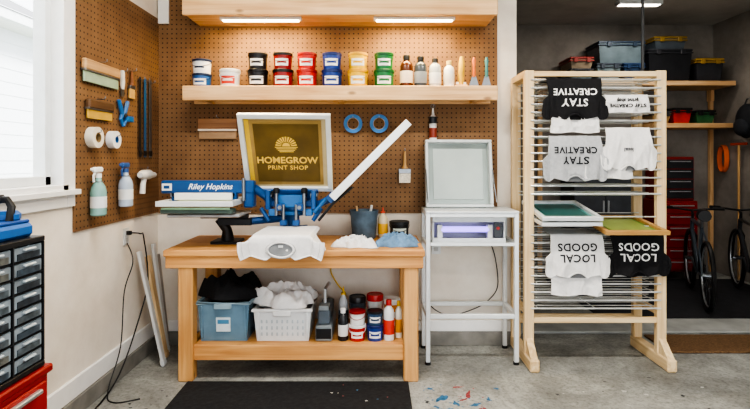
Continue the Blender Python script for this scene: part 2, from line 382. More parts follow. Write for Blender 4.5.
# ------------------------------------------------------------ left pegboard hangings
LF=LX+.013
def lhook(b,y,z,l=.05): b.tube([(LF,y,z+.01),(LF+l*.7,y,z+.01),(LF+l,y,z+.015),(LF+l,y,z+.03)],.003,STEEL,6)
def lsq(y0,y1,z0,z1,mh,mb):
    b=B('squeegee'); h=z1-z0
    b.box((LF+.022,(y0+y1)/2,z1-h*.25),(.036,y1-y0,h*.5),mh,bev=.01); b.box((LF+.02,(y0+y1)/2,z0+h*.26),(.012,y1-y0-.01,h*.52),mb); b.box((LF+.02,(y0+y1)/2,z0+h*.52),(.03,y1-y0,h*.12),STEEL)
    lhook(b,(y0+y1)/2,z1,.055); b.done()
lsq(2.99,3.40,1.985,2.125,wood('#c9a477','#a67f52','Y'),M('#9fb59c',.4)); lsq(3.03,3.32,1.765,1.885,wood('#6b4f36','#4c3522','Y'),M('#c9a54e',.4))
b=B('tape_roll'); b.ring((LF+.028,3.10,1.65),.048,.017,M('#e2ddcf',.6),'X',w=.05); b.ring((LF+.028,3.10,1.65),.029,.003,M('#8d7853',.7),'X',w=.051); lhook(b,3.10,1.668,.07); b.done()
b=B('tape_roll'); b.ring((LF+.026,3.33,1.645),.040,.018,M('#e9ebec',.6),'X',w=.046); b.ring((LF+.026,3.33,1.645),.02,.003,BLUE2,'X',w=.047); lhook(b,3.33,1.658,.07); b.done()
b=B('putty_knife'); b.prism([(-.02,0),(.02,0),(.022,.06),(-.022,.06)],.002,STEEL,Matrix.Translation((LF+.015,3.47,1.95))@Matrix.Rotation(pi/2,4,'Z')@FRONT); b.tube([(LF+.015,3.47,2.0),(LF+.015,3.47,2.05),(LF+.015,3.47,2.13)],[.012,.017,.014],M('#d8d5c8',.4),10); lhook(b,3.47,2.115); b.done()
b=B('paint_brush'); b.bx(LF+.008,LF+.024,3.565,3.635,1.95,2.02,M('#c9a15c',.9)); b.bx(LF+.006,LF+.026,3.562,3.638,2.02,2.045,STEEL); b.tube([(LF+.016,3.6,2.045),(LF+.016,3.6,2.09),(LF+.016,3.6,2.15)],[.02,.011,.008],M('#7c4a26',.4),10); lhook(b,3.6,2.14); b.done()
b=B('spring_clamp')
cl=M('#2a6aa8',.4)
for sgn in (-1,1):
    b.tube([(LF+.02,3.47+sgn*.06,1.92),(LF+.02,3.47+sgn*.036,1.87),(LF+.02,3.47+sgn*.016,1.825),(LF+.02,3.47+sgn*.034,1.79),(LF+.02,3.47+sgn*.006,1.745)],[.014,.015,.015,.014,.009],cl,8)
b.cyl((LF+.002,3.47,1.82),(LF+.04,3.47,1.82),.014,STEEL); b.box((LF+.02,3.55,1.80),(.03,.09,.04),cl); lhook(b,3.44,1.87); b.done()
for yy,m_,w in ((3.73,DARKST,.018),(3.81,M('#275a83',.4),.022),(3.90,STEEL,.026)):
    b=B('steel_ruler'); b.box((LF+.016,yy,1.83),(.004,w*1.6,.60),m_,bev=.001); b.box((LF+.018,yy,1.56),(.01,w*1.7,.04),BLK); lhook(b,yy,2.10); b.done()
def spray(y,z,liq,trig):
    b=B('spray_bottle'); x=LF+.052
    b.lathe([(.040,0),(.047,.008),(.047,.15),(.040,.18),(.02,.215),(.016,.24)],(x,y,z),M(liq,.2,alpha=.93)); 
    b.lathe([(.0475,.05),(.0475,.12)],(x,y,z),M('#e3e8e8',.5))
    b.lathe([(.019,.235),(.019,.262)],(x,y,z),M(trig,.4))
    b.box((x,y-.01,z+.285),(.028,.095,.034),M(trig,.4),bev=.008); b.box((x,y-.065,z+.288),(.014,.03,.016),M(trig,.4))
    b.tube([(x,y-.03,z+.275),(x,y-.055,z+.25),(x,y-.05,z+.21)],.007,M(trig,.4),8)
    b.ring((x,y,z+.212),.026,.003,STEEL,'Z'); b.tube([(LF,y,z+.212),(x-.026,y,z+.212)],.003,STEEL,6)
    b.done()
spray(3.10,1.165,'#8ab5ae','#e8ecec'); spray(3.44,1.19,'#b4c3d6','#3a5f9a')
b=B('heat_gun'); x=LF+.045; wp=M('#d9dbd9',.4)
b.tube([(x,3.66,1.40),(x,3.70,1.40),(x,3.80,1.40),(x,3.86,1.395),(x,3.90,1.395)],[.02,.036,.038,.024,.02],wp,14); b.tube([(x,3.73,1.38),(x,3.71,1.33),(x,3.70,1.26)],[.02,.02,.022],wp,12); b.box((x,3.755,1.36),(.014,.02,.03),RED); lhook(b,3.78,1.43,.05); b.done()
b=B('wall_outlet'); b.box((LX+.004,3.57,.965),(.008,.075,.12),WPL,bev=.003); 
for dz in (-.025,.025): b.box((LX+.009,3.57,.965+dz),(.004,.035,.03),M('#bfc1c0',.5))
b.box((LX+.024,3.57,.99),(.03,.03,.028),BLK); b.done()
def cable(name,pts,r=.005,m=None):
    P=[Vector(p) for p in pts]; out=[]
    for i in range(len(P)-1):
        p0=P[max(i-1,0)];p1=P[i];p2=P[i+1];p3=P[min(i+2,len(P)-1)]
        for k in range(8):
            t=k/8; out.append(.5*((2*p1)+(-p0+p2)*t+(2*p0-5*p1+4*p2-p3)*t*t+(-p0+3*p1-3*p2+p3)*t**3))
    out.append(P[-1]); b=B(name); b.tube(out,r,m or BLK,7); return b.done()
cable('power_cord',[(LX+.04,3.57,.99),(LX+.09,3.60,.98),(LX+.06,3.72,.93),(LX+.08,3.74,.6),(LX+.06,3.6,.3),(LX+.07,3.35,.08),(LX+.08,3.1,.006),(LX+.1,2.8,.006),(LX+.14,2.5,.006)])
cable('extension_cord',[(LX+.02,3.55,.92),(LX+.09,3.49,.8),(LX+.05,3.45,.6),(LX+.06,3.38,.25),(LX+.07,3.2,.03),(LX+.16,3.1,.006),(LX+.3,3.15,.006)],.004)

# ------------------------------------------------------------ leaning frames in the corner
for i,(xb,yb,m_,w,h) in enumerate([(-1.555,3.66,ALUW,.03,.86),(-1.60,3.80,paleZ,.04,.80),(-1.63,3.90,ALUW,.03,.88),(-1.66,3.98,M('#a8a29a',.6),.03,.78)]):
    b=B('leaning_screen_stretcher'); xt=LX+.035; a=math.atan2(xt-xb,h)
    b.M=Matrix.Translation((xb,yb,.003))@Matrix.Rotation(a,4,'Y')
    L_=h/math.cos(a)*.97
    b.box((.012,0,L_/2),(.022,w*1.5,L_),m_); b.box((.012,0,.03),(.03,w*1.7,.04),m_)
    b.done()

# ------------------------------------------------------------ workbench
b=B('workbench')
X0,X1,Y0,Y1=-1.433,.338,3.375,4.06
b.bx(X0,X1,Y0,Y1,.855,.90,bX,bev=.006)
b.bx(X0+.01,X1-.01,Y0+.015,Y0+.053,.775,.855,bX); b.bx(X0+.03,X1-.03,Y1-.06,Y1-.02,.765,.855,bX)
for x in (X0+.03,X1-.07): b.bx(x,x+.04,Y0+.055,Y1-.06,.765,.855,bY)
for x in (-1.34,.195):
    for y in (3.40,3.94): b.bx(x,x+.10,y+.0,y+.09,0,.855,bZ,bev=.006)
b.bx(-1.24,.195,3.42,3.458,.14,.245,bX); b.bx(-1.24,.195,3.985,4.02,.14,.225,bX)
b.bx(-1.24,.195,3.458,3.985,.225,.245,bX)
for x in (-1.32,.24): b.bx(x,x+.04,3.49,3.94,.15,.225,bY)
b.done()

# ------------------------------------------------------------ soft heaps
def ridged(x,y,s):
    r=0;a=1;f=1
    for k in range(3):
        r+=a*(1-min(1,abs(noise.noise(Vector((x*f+s,y*f-s,s*1.7+k*5))))*2.6)); a*=.5; f*=1.9
    return r/1.75
def heap(name,cx,cy,z,w,d,h,m,seed=0,rough=1.0,flat=.5):
    b=B(name)
    def f(u,v):
        x=(u-.5)*2; y=(v-.5)*2
        e=max(0,1-(abs(x)**3+abs(y)**3)); e=e**flat
        nn=ridged(x*1.1*rough,y*1.1*rough,seed)
        k=1+noise.noise(Vector((x*1.7,y*1.7,seed+9)))*.35*rough
        xx=x*w/2*(1-.12*abs(y)**2)*k; yy=y*d/2*(1-.12*abs(x)**2)*k
        return (cx+xx,cy+yy,z+max(.002,e*h*(.35+.75*nn)))
    b.grid(f,56,44,m)
    def g(u,v):
        p=f(u,v); return (p[0],p[1],z+.0005)
    b.grid(g,20,16,m)
    return b.done(75)
def dome(b,cx,cy,z,w,d,h,m,seed,fr=3):
    def f(u,v):
        x=(u-.5)*2; y=(v-.5)*2; e=max(0,1-max(abs(x),abs(y))**4)**.5
        return (cx+x*w/2,cy+y*d/2,z+e*h*(.4+ridged(x,y,seed)*.7))
    b.grid(f,30,22,m)
def tote(name,x0,x1,y0,y1,z0,z1,m,rim):
    b=B(name); t=.006; ins=.02; cx=(x0+x1)/2
    def q(s,z): return [(x0+s,y0+s,z),(x1-s,y0+s,z),(x1-s,y1-s,z),(x0+s,y1-s,z)]
    vs=q(ins,z0)+q(0,z1)+q(t,z1)+q(ins+t,z0+t)
    fs=[[0,1,2,3],[12,13,14,15]]
    for a,c in ((0,4),(4,8),(8,12)):
        for i in range(4): fs.append([a+i,a+(i+1)%4,c+(i+1)%4,c+i])
    b.add(vs,fs,m)
    r=.012
    b.tube([(x0-.004,y0-.004,z1),(x1+.004,y0-.004,z1),(x1+.004,y1+.004,z1),(x0-.004,y1+.004,z1)],r,rim,8,closed=True)
    for sx in (-1,1): b.box((cx+sx*(x1-x0)*.42,y0+.008,(z0+z1)/2),(.016,.014,(z1-z0)*.85),m,rot=(.06,0,0))
    b.box((cx,y0-.008,z1-.02),(.12,.02,.035),rim)
    return b
BZ=.2455
b=tote('storage_tote',-1.235,-.875,3.475,3.88,BZ,BZ+.27,M('#7a9bb0',.25,alpha=.72,var=.2,scale=6),M('#8fa9b5',.35,var=.05))
b.box((-1.055,3.478,BZ+.12),(.10,.004,.10),M('#cfdde2',.6),rot=(.07,0,0)); b.box((-1.055,3.475,BZ+.14),(.08,.004,.03),M('#4a86a8',.6),rot=(.07,0,0))
dome(b,-1.055,3.68,BZ+.2,.33,.36,.05,COTB,2.0); b.bx(-1.20,-.91,3.52,3.84,BZ+.02,BZ+.16,M('#3d4f66',.9,var=.5,scale=9),bev=.03)
b.done(40)
heap('folded_black_shirts',-1.055,3.68,BZ+.284,.42,.36,.17,COTB,3.1,.9,.4)
b=tote('laundry_basket',-.845,-.445,3.475,3.85,BZ,BZ+.22,WPL,WHITE)
for i in range(9):
    for j in range(3): b.box((-.79+i*.036,3.484+.004*(2-j),BZ+.05+j*.045),(.014,.006,.026),M('#b9c2c6',.5))
dome(b,-.645,3.66,BZ+.16,.36,.34,.05,COTW,1.0)
b.done(40)
heap('towel_pile',-.645,3.66,BZ+.234,.40,.33,.15,COTW,5.7,1.3,.4)
b=B('ink_pump_box'); g=M('#8c9498',.4,.3); b.bx(-.415,-.30,3.48,3.85,BZ,BZ+.11,g,bev=.008); b.bx(-.40,-.315,3.5,3.84,BZ+.11,BZ+.21,M('#55606a',.45),bev=.01); b.bx(-.41,-.305,3.477,3.481,BZ+.02,BZ+.09,BLK)
b.tube([(-.36,3.6,BZ+.21),(-.36,3.6,BZ+.33),(-.345,3.72,BZ+.35),(-.345,3.78,BZ+.33)],.012,ALU,8); b.box((-.36,3.55,BZ+.225),(.07,.1,.03),g); b.done()
bottle(-.225,3.52,BZ,.035,.22,'#26282c','#e2e2e0','#d8d8d6')
for (x,y,z,r,h,bd,ld) in [(-.125,3.53,BZ,.060,.11,'#b5251e','#e2e2e0'),(-.125,3.53,BZ+.1105,.057,.095,'#e2e2e0','#8a1a17'),(.0,3.53,BZ,.058,.11,'#24408c','#1a2c66'),(.0,3.53,BZ+.1105,.055,.095,'#35506e','#1a1a1c'),(-.13,3.70,BZ,.060,.26,'#3b4148','#1a1a1c'),(.0,3.72,BZ,.060,.27,'#c9cbc9','#b32019'),(.125,3.72,BZ,.060,.24,'#dd8a2a','#e2e2e0')]:
    tub(x,y,z,r,h,bd,ld)
bottle(.098,3.53,BZ,.038,.28,'#d8dadb','#b32019','#cf3a2a'); bottle(.168,3.57,BZ,.024,.26,'#e8e4d8','#e2b92a','#e09a2a'); bottle(-.235,3.72,BZ,.035,.30,'#b9bdbf','#e2b92a','#3a4a5a',nozzle=True)

# ------------------------------------------------------------ screens
def screen_local(b,w,l,t,fm,mesh,bar=.035):
    b.box((0,l/2-bar/2,0),(w,bar,t),fm); b.box((0,-l/2+bar/2,0),(w,bar,t),fm)
    b.box((w/2-bar/2,0,0),(bar,l-2*bar,t),fm); b.box((-w/2+bar/2,0,0),(bar,l-2*bar,t),fm)
    b.box((0,0,-t*.25),(w-2*bar+.004,l-2*bar+.004,.002),mesh,bev=0)
# press
b=B('screen_printing_press')
cx,cy=-.61,3.74; Z=.9005
b.box((cx,cy,Z+.012),(.30,.28,.024),BLUE,bev=.004); b.cyl((cx,cy,Z+.02),(cx,cy,Z+.25),.045,BLUE)
for a in range(4):
    an=a*pi/2+pi/4; b.cyl((cx+.15*math.cos(an),cy+.13*math.sin(an),Z+.02),(cx+.15*math.cos(an),cy+.13*math.sin(an),Z+.04),.012,STEEL,seg=6)
    b.box((cx+.075*math.cos(an),cy+.075*math.sin(an),Z+.07),(.11,.012,.09),BLUE,rot=(0,0,an))
b.lathe([(.09,0),(.10,.01),(.10,.03),(.07,.04),(.07,.07),(.095,.075),(.095,.10),(.05,.11),(.05,.15)],(cx,cy,Z+.2),BLUE2)
b.cyl((cx,cy,Z+.34),(cx,cy,Z+.40),.018,STEEL); b.cyl((cx,cy,Z+.39),(cx,cy,Z+.41),.026,STEEL,seg=6)
zc=Z+.29
b.box((cx,cy-.03,zc),(.36,.10,.045),BLUE); b.box((cx,cy-.09,zc+.02),(.20,.04,.09),BLUE2)
for sx in (-1,1):
    b.box((cx+sx*.165,cy-.07,zc+.03),(.035,.13,.14),BLUE,bev=.006); b.cyl((cx+sx*.19,cy-.09,zc+.06),(cx+sx*.14,cy-.09,zc+.06),.02,STEEL)
    b.cyl((cx+sx*.10,cy-.14,zc-.08),(cx+sx*.10,cy-.14,zc+.09),.013,STEEL); b.lathe([(.02,0),(.024,.01),(.024,.03),(.015,.04)],(cx+sx*.10,cy-.14,zc+.08),BLK)
    b.tube([(cx+sx*.165,cy-.05,zc+.08),(cx+sx*.15,cy-.02,zc+.15),(cx+sx*.09,cy-.0,zc+.17)],.008,DARKST,8)
    b.box((cx+sx*.07,cy-.13,zc-.02),(.05,.07,.05),BLUE); b.cyl((cx+sx*.07,cy-.17,zc-.02),(cx+sx*.07,cy-.18,zc-.02),.015,STEEL,seg=6)
    b.box((cx+sx*.13,cy-.11,zc-.06),(.06,.05,.05),BLUE2,bev=.008)
    b.tube([(cx+sx*.22,cy-.10,zc-.03),(cx+sx*.16,cy-.11,zc-.12)],.016,BLUE,10)
    b.cyl((cx+sx*.045,cy-.16,zc+.0),(cx+sx*.045,cy-.16,zc-.12),.011,STEEL); b.box((cx+sx*.045,cy-.155,zc-.13),(.05,.05,.04),BLUE,bev=.006)
bot=Vector((-.63,3.70,1.285)); top=Vector((-.622,3.40,1.825)); yv=(top-bot); Ls=yv.length; yv.normalize()
xv=Vector((1,0,.03)).normalized(); zv=xv.cross(yv).normalized(); xv=yv.cross(zv)
Ms=Matrix(((xv.x,yv.x,zv.x,0),(xv.y,yv.y,zv.y,0),(xv.z,yv.z,zv.z,0),(0,0,0,1)))
Ms.translation=(bot+top)/2
b.M=Ms
screen_local(b,.635,Ls,.032,ALUW,M('#bfae86',.6,var=.08),.034)
b.box((-.262,0,-.003),(.03,Ls-.09,.004),M('#d9b23a',.6,var=.06),bev=0)
b.box((0,0,-.004),(.505,Ls-.10,.004),M('#a08248',.6,var=.18,scale=5),bev=0)
b.box((.005,0,-.0005),(.45,Ls-.155,.004),M('#66501f',.5,var=.22,scale=6),bev=0)
gold=M('#e6c05a',.5,var=.02)
Tt=Matrix.Translation((0,0,.0018))
b.text('HOMEGROW',.072,Tt@Matrix.Translation((0,-.055,0)),gold,off=.0018)
b.text('PRINT SHOP',.048,Tt@Matrix.Translation((0,-.115,0)),gold,off=.001,sp=1.1)
for k in range(11):
    a=pi*(k+.5)/11; r0,r1=.034,.075
    b.prism([(r0*math.cos(a-.07),r0*math.sin(a-.07)),(r1*math.cos(a-.09),r1*math.sin(a-.09)),(r1*math.cos(a+.09),r1*math.sin(a+.09)),(r0*math.cos(a+.07),r0*math.sin(a+.07))],.0015,gold,Tt@Matrix.Translation((0,.06,0)))
b.prism([(.028*math.cos(pi*k/10),.028*math.sin(pi*k/10)) for k in range(11)],.0015,gold,Tt@Matrix.Translation((0,.06,0)))
for k in range(4): b.box((0,.052-k*.012,.0018),(.16-k*.02,.006,.0015),gold,bev=0)
b.box((0,-Ls/2-.005,-.0),(.42,.05,.06),BLUE); 
for sx in (-1,1): b.cyl((sx*.12,-Ls/2,.03),(sx*.12,-Ls/2,.07),.014,BLK)
b.M=Matrix.Identity(4)
for sx in (-.12,.12): b.tube([(cx-.01+sx,3.70,1.28),(cx+sx,3.72,1.22)],.02,BLUE,10)
A=Vector((-.30,3.68,1.245)); C=Vector((.235,3.68,1.775)); yv=(C-A); L2=yv.length; ang=math.atan2(C.z-A.z,C.x-A.x)
b.M=Matrix.Translation((A+C)/2)@Matrix.Rotation(-ang,4,'Y')
b.box((0,-.20,0),(L2,.032,.056),ALUW); b.box((0,.20,0),(L2,.032,.056),ALUW); b.box((L2/2-.016,0,0),(.032,.37,.056),ALUW); b.box((-L2/2+.016,0,0),(.032,.37,.056),ALUW); b.box((0,0,-.015),(L2-.06,.37,.002),M('#cfcf9a',.6),bev=0)
b.box((-L2/2-.01,0,0),(.06,.30,.07),BLUE); 
b.M=Matrix.Identity(4)
b.tube([(cx+.1,3.72,zc-.01),(-.40,3.68,zc-.0),(-.31,3.68,1.235)],[.026,.026,.03],BLUE,10)
b.tube([(-.44,3.62,zc-.06),(-.36,3.60,zc+.03),(-.30,3.58,1.27)],.014,BLUE2,10)
b.tube([(-.40,3.55,Z+.18),(-.30,3.52,Z+.30),(-.16,3.50,Z+.42)],.010,DARKST,8)
b.box((-1.19,3.58,1.318),(.66,.07,.092),BLUE,bev=.008); b.box((-1.475,3.543,1.318),(.07,.006,.05),WHITE,bev=.001)
b.text('Riley Hopkins',.056,TF(-1.17,3.5435,1.32),M('#e8eef4',.5,var=0),off=.0006,shear=.35)
b.box((-1.475,3.539,1.318),(.04,.004,.022),BLUE,bev=0)
b.tube([(-.87,3.60,1.31),(-.80,3.64,1.25),(cx-.15,cy-.04,zc)],[.03,.03,.03],BLUE,12)
b.box((-.90,3.6,1.25),(.07,.1,.16),BLUE,bev=.01); b.cyl((-.93,3.54,1.22),(-.93,3.54,1.38),.012,STEEL)
b.M=Matrix.Translation((-1.21,3.56,1.215)); screen_local(b,.52,.44,.036,ALUW,M('#b9c79a',.5),.034); b.M=Matrix.Identity(4)
b.box((-1.20,3.50,1.255),(.40,.03,.05),WHITE); b.box((-1.20,3.345,1.183),(.46,.014,.016),M('#6f8f74',.4)); b.box((-1.20,3.40,1.165),(.48,.10,.03),M('#4c5f58',.5))
b.box((-1.22,3.56,1.262),(.46,.05,.03),STEEL)
for x in (-1.42,-1.0): b.box((x,3.56,1.25),(.04,.05,.06),BLUE)
b.box((-1.18,3.60,1.125),(.50,.34,.022),M('#b9bdc0',.4,.5),bev=.006); b.box((-1.02,3.66,1.06),(.24,.07,.05),DARKST); b.box((-1.10,3.66,1.10),(.34,.06,.03),BLK); b.tube([(-1.14,3.66,1.08),(-1.09,3.68,1.0),(-1.09,3.70,Z+.02)],[.035,.035,.05],BLK,12); b.box((-1.09,3.70,Z+.010),(.20,.18,.02),BLK)
b.tube([(-.92,3.68,1.06),(cx-.02,cy-.0,Z+.18)],.028,BLUE,10)
b.box((cx,cy-.22,Z+.085),(.07,.42,.035),STEEL); b.box((cx,cy-.22,Z+.055),(.05,.30,.03),BLUE); b.box((cx,3.43,Z+.112),(.36,.40,.018),DARKST,bev=.006)
b.done()
# T-shirt over the platen: body on the board, collar hanging off the front, sleeves drooping at each side
def tshirt_platen():
    b=B('white_tshirt'); zt=Z+.126; cx=-.60; yb=3.64; yf=3.212
    def S(x,t):
        Lf=yb-yf
        if t<Lf: y=yb-t; z=zt; hang=0
        else:
            q=t-Lf; rr=.02
            a=min(pi/2,q/rr); y=yf-rr*math.sin(a); z=zt-rr*(1-math.cos(a))-max(0,q-rr*pi/2); hang=min(1,q/.05)
        over=max(0,abs(x)-.182)
        z-=over*1.1*(1-hang)
        fx=abs(x)
        z+=ridged(x*3.2,t*3.5,2.2)*.007*(1-hang)
        if hang>0: y-=hang*(.016*ridged(x*4.5,t*2.2,6.1)+.006*math.sin(x*30)+.02*abs(x))
        if y>3.36: z=max(z,.9045)
        return Vector((cx+math.copysign(fx,x),y,z))
    Lt=(yb-yf)+.165
    def f(u,v):
        x=(u-.5)*2; t=v*Lt
        # hem half-width, widening into the shoulders/sleeves toward the collar end
        s_=max(0,min(1,(v-.40)/.22)); s_=s_*s_*(3-2*s_)
        e=max(0,min(1,(v-.90)/.10))
        w=.200+.075*s_-.018*e
        if abs(x)<.36: cut=.040*(1-(x/.36)**2)
        elif abs(x)<.74: cut=.028*((abs(x)-.36)/.38)
        else: cut=.028-.030*((abs(x)-.74)/.26)
        return S(x*w,v*(Lt-cut))
    b.grid(f,60,64,COTW)
    def edge(u,off): return [f(u,k/24)+Vector((0,-.002,off)) for k in range(13,25)]
    for u in (0.0,1.0): b.tube(edge(u,0),.0045,COTW,6)
    for u in (.045,.955): b.tube(edge(u,0),.0016,M('#bebebc',.9),5)
    for u in (.13,.87): b.tube([f(u,k/30)+Vector((0,-.0025,.0005)) for k in range(17,31)],.0022,M('#cfcfcd',.9),5)
    b.tube([f(k/40,1)+Vector((0,-.001,0)) for k in range(41)],.0045,COTW,6)
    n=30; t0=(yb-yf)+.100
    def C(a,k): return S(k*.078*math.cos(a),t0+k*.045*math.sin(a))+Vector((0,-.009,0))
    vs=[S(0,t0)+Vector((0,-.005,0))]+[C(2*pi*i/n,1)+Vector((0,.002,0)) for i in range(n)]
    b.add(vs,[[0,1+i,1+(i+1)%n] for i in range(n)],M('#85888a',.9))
    b.tube([C(2*pi*i/n,1.06) for i in range(n)],.0065,COTW,8,closed=True)
    b.tube([C(2*pi*i/n,1.22) for i in range(n)],.0025,M('#c4c4c2',.9),6,closed=True)
    p=S(0,t0-.022)+Vector((0,-.011,0)); b.box(p,(.03,.002,.014),M('#d7dadb',.7),bev=0)
    return b.done(60)
tshirt_platen()

# ------------------------------------------------------------ bench top items
b=B('ink_bucket'); x,y=-.085,3.90; gm=M('#566a7a',.5,var=.3,scale=14)
b.lathe([(.085,0),(.092,.01),(.108,.205),(.112,.207),(.112,.22),(.103,.22),(.10,.205),(.085,.02),(0,.02)],(x,y,Z),gm)
b.tube([(x+.112*math.cos(a),y+.112*math.sin(a)*.3-.06*math.sin(a),Z+.2-.06*math.sin(a)) for a in [pi*k/10 for k in range(11)]],.003,STEEL,6)
b.tube([(x+.02,y,Z+.03),(x+.06,y-.03,Z+.26)],[.012,.01],WHITE,8); b.tube([(x-.03,y,Z+.03),(x-.06,y+.02,Z+.25)],.008,pineZ,8); b.done()
tub(.19,3.90,Z,.076,.135,'#1c1d1f','#26282a','#c9d3c9'); 
bottle(.062,3.93,Z,.038,.22,'#d9c9a8','#c9452c','#e0ac30',nozzle=True)
heap('white_rag',-.135,3.56,Z,.26,.22,.075,COTW,8.3,1.9,.5); heap('blue_rag',.155,3.60,Z,.27,.22,.10,M('#6a8cab',.9,var=.15,scale=30),4.4,1.8,.5)

# ------------------------------------------------------------ exposure unit
b=B('exposure_unit_stand'); s=.032
fx0,fx1,fy0,fy1=.375,1.06,3.68,4.04; zt=1.12
for x in (fx0,fx1-s):
    for y in (fy0,fy1-s): b.bx(x,x+s,y,y+s,0.012,zt,ALUW); b.cyl((x+s/2,y+s/2,0),(x+s/2,y+s/2,.02),.022,BLK)
for z in (zt-s,.34,.87):
    for y in (fy0,fy1-s):
        if z!=.87 or y!=fy0: b.bx(fx0+s,fx1-s,y,y+s,z,z+s,ALUW)
    for x in (fx0,fx1-s): b.bx(x,x+s,fy0+s,fy1-s,z,z+s,ALUW)
b.bx(fx0+s,fx1-s,fy0+s,fy1-s,.87,.885,ALUW); b.bx(fx0+s,fx1-s,fy0,fy0+.01,.875,.90,ALUW)
b.bx(fx0,fx1,fy0-.01,fy1,zt,zt+.014,ALUW)
b.done()
b=B('uv_exposure_unit'); gw=M('#d0d5d5',.35,.1,var=.04)
b.bx(.43,.98,3.74,3.755,.8855,.925,gw); b.bx(.43,.98,3.99,4.0,.8855,1.08,gw); b.bx(.43,.445,3.755,3.99,.8855,1.08,gw); b.bx(.965,.98,3.755,3.99,.8855,1.08,gw)
b.bx(.43,.98,3.74,3.755,1.045,1.085,gw); b.bx(.445,.965,3.755,3.99,.8855,.895,M('#4a4f5a',.3,.6)) 
b.cyl((.50,3.79,.985),(.86,3.79,.985),.022,M('#a48cff',.3,emit=1.6,var=0)); 
for x in (.49,.87): b.bx(x-.02,x+.02,3.77,3.82,.90,1.02,WPL)
b.bx(.89,.955,3.742,3.7565,.93,1.04,M('#3b4046',.4)); b.cyl((.92,3.735,1.0),(.92,3.742,1.0),.012,RED)
b.done()
b=B('exposure_unit_lid')
b.M=Matrix.Translation((.665,3.945,1.1345))@Matrix.Rotation(math.radians(-9),4,'X')
w,h=.53,.54
for a in ((0,.012,w,.024),(0,h-.012,w,.024)): b.box((a[0],0,a[1]),(a[2],.085,a[3]),gw,bev=.005)
for sx in (-1,1): b.box((sx*(w/2-.012),0,h/2),(.024,.085,h-.048),gw,bev=.005)
b.box((0,.028,h/2),(w-.04,.006,h-.04),M('#a9b5b1',.2,.1,var=.10,scale=3)); b.box((0,.036,h/2),(w-.02,.012,h-.02),gw)
b.box((0,.020,h/2),(w-.13,.006,h-.13),M('#b7c2be',.25,var=.08,scale=3))
for sx in (-1,1): b.tube([(sx*w/2*.99,-.04,h*.55),(sx*w/2*.99,-.10,h*.25),(sx*w/2*.99,-.15,.03)],.005,STEEL,8); b.cyl((sx*.18-.03,.0,.002),(sx*.18+.03,.0,.002),.012,DARKST)
b.done()
cable('uv_lamp_cable',[(.9,4.06,.90),(.97,4.07,.75),(1.0,4.07,.5),(.93,4.06,.38),(.8,4.06,.3),(.6,4.06,.25),(.45,4.06,.33),(.40,4.06,.5)],.004)
cable('yellow_hose',[(-.30,4.07,.74),(-.36,4.06,.62),(-.30,4.05,.5),(-.24,4.06,.42),(-.26,4.05,.3)],.006,M('#d9b23a',.5))
b=B('wall_outlet'); b.box((.50,WY-.004,.80),(.075,.008,.12),WPL); b.box((.50,WY-.010,.82),(.035,.004,.03),M('#bfc1c0',.5)); b.box((.50,WY-.010,.78),(.035,.004,.03),M('#bfc1c0',.5)); b.done()

# ------------------------------------------------------------ drying rack
b=B('shirt_drying_rack')
for x in (1.10,2.075):
    for y in (3.675,4.01): b.bx(x,x+.07,y,y+.045,.088,2.17,paleZ,bev=.004)
    b.bx(x,x+.07,3.72,4.01,2.12,2.17,paleY); b.bx(x-.0,x+.07,3.54,4.075,0,.09,paleY,bev=.01)
    b.bx(x+.015,x+.055,3.72,4.01,.36,.40,paleY)
    b.add([(x+.01,3.56,.09),(x+.06,3.56,.09),(x+.06,3.675,.20),(x+.01,3.675,.20),(x+.01,3.675,.09),(x+.06,3.675,.09)],[[0,1,2,3],[0,3,4],[1,5,2],[0,4,5,1],[3,2,5,4]],paleZ)
b.bx(1.17,2.075,3.68,3.715,2.125,2.165,paleX); b.bx(1.17,2.075,4.015,4.05,2.125,2.165,paleX); b.bx(1.17,2.075,4.015,4.05,.20,.27,paleX); b.bx(1.17,2.075,3.68,3.71,.31,.35,paleX)
wm=M('#d9dbd9',.35,.4,var=.03)
for k in range(29):
    z=2.10-.06*k
    if .99<z<1.25: continue
    b.cyl((1.145,3.672,z),(2.10,3.672,z),.0065,wm,seg=6)
    for y in (3.75,3.84,3.93,4.0): b.cyl((1.145,y,z),(2.10,y,z),.0035,wm,seg=5)
    for x in (1.20,1.62,2.05): b.cyl((x,3.672,z),(x,4.0,z),.0035,wm,seg=5)
for z in (1.235,1.02,1.09):
    b.cyl((1.145,3.70 if z<1.2 else 3.95,z),(2.10,3.70 if z<1.2 else 3.95,z),.0055,wm,seg=6); b.cyl((1.145,3.98,z),(2.10,3.98,z),.0045,wm,seg=6)
b.done()
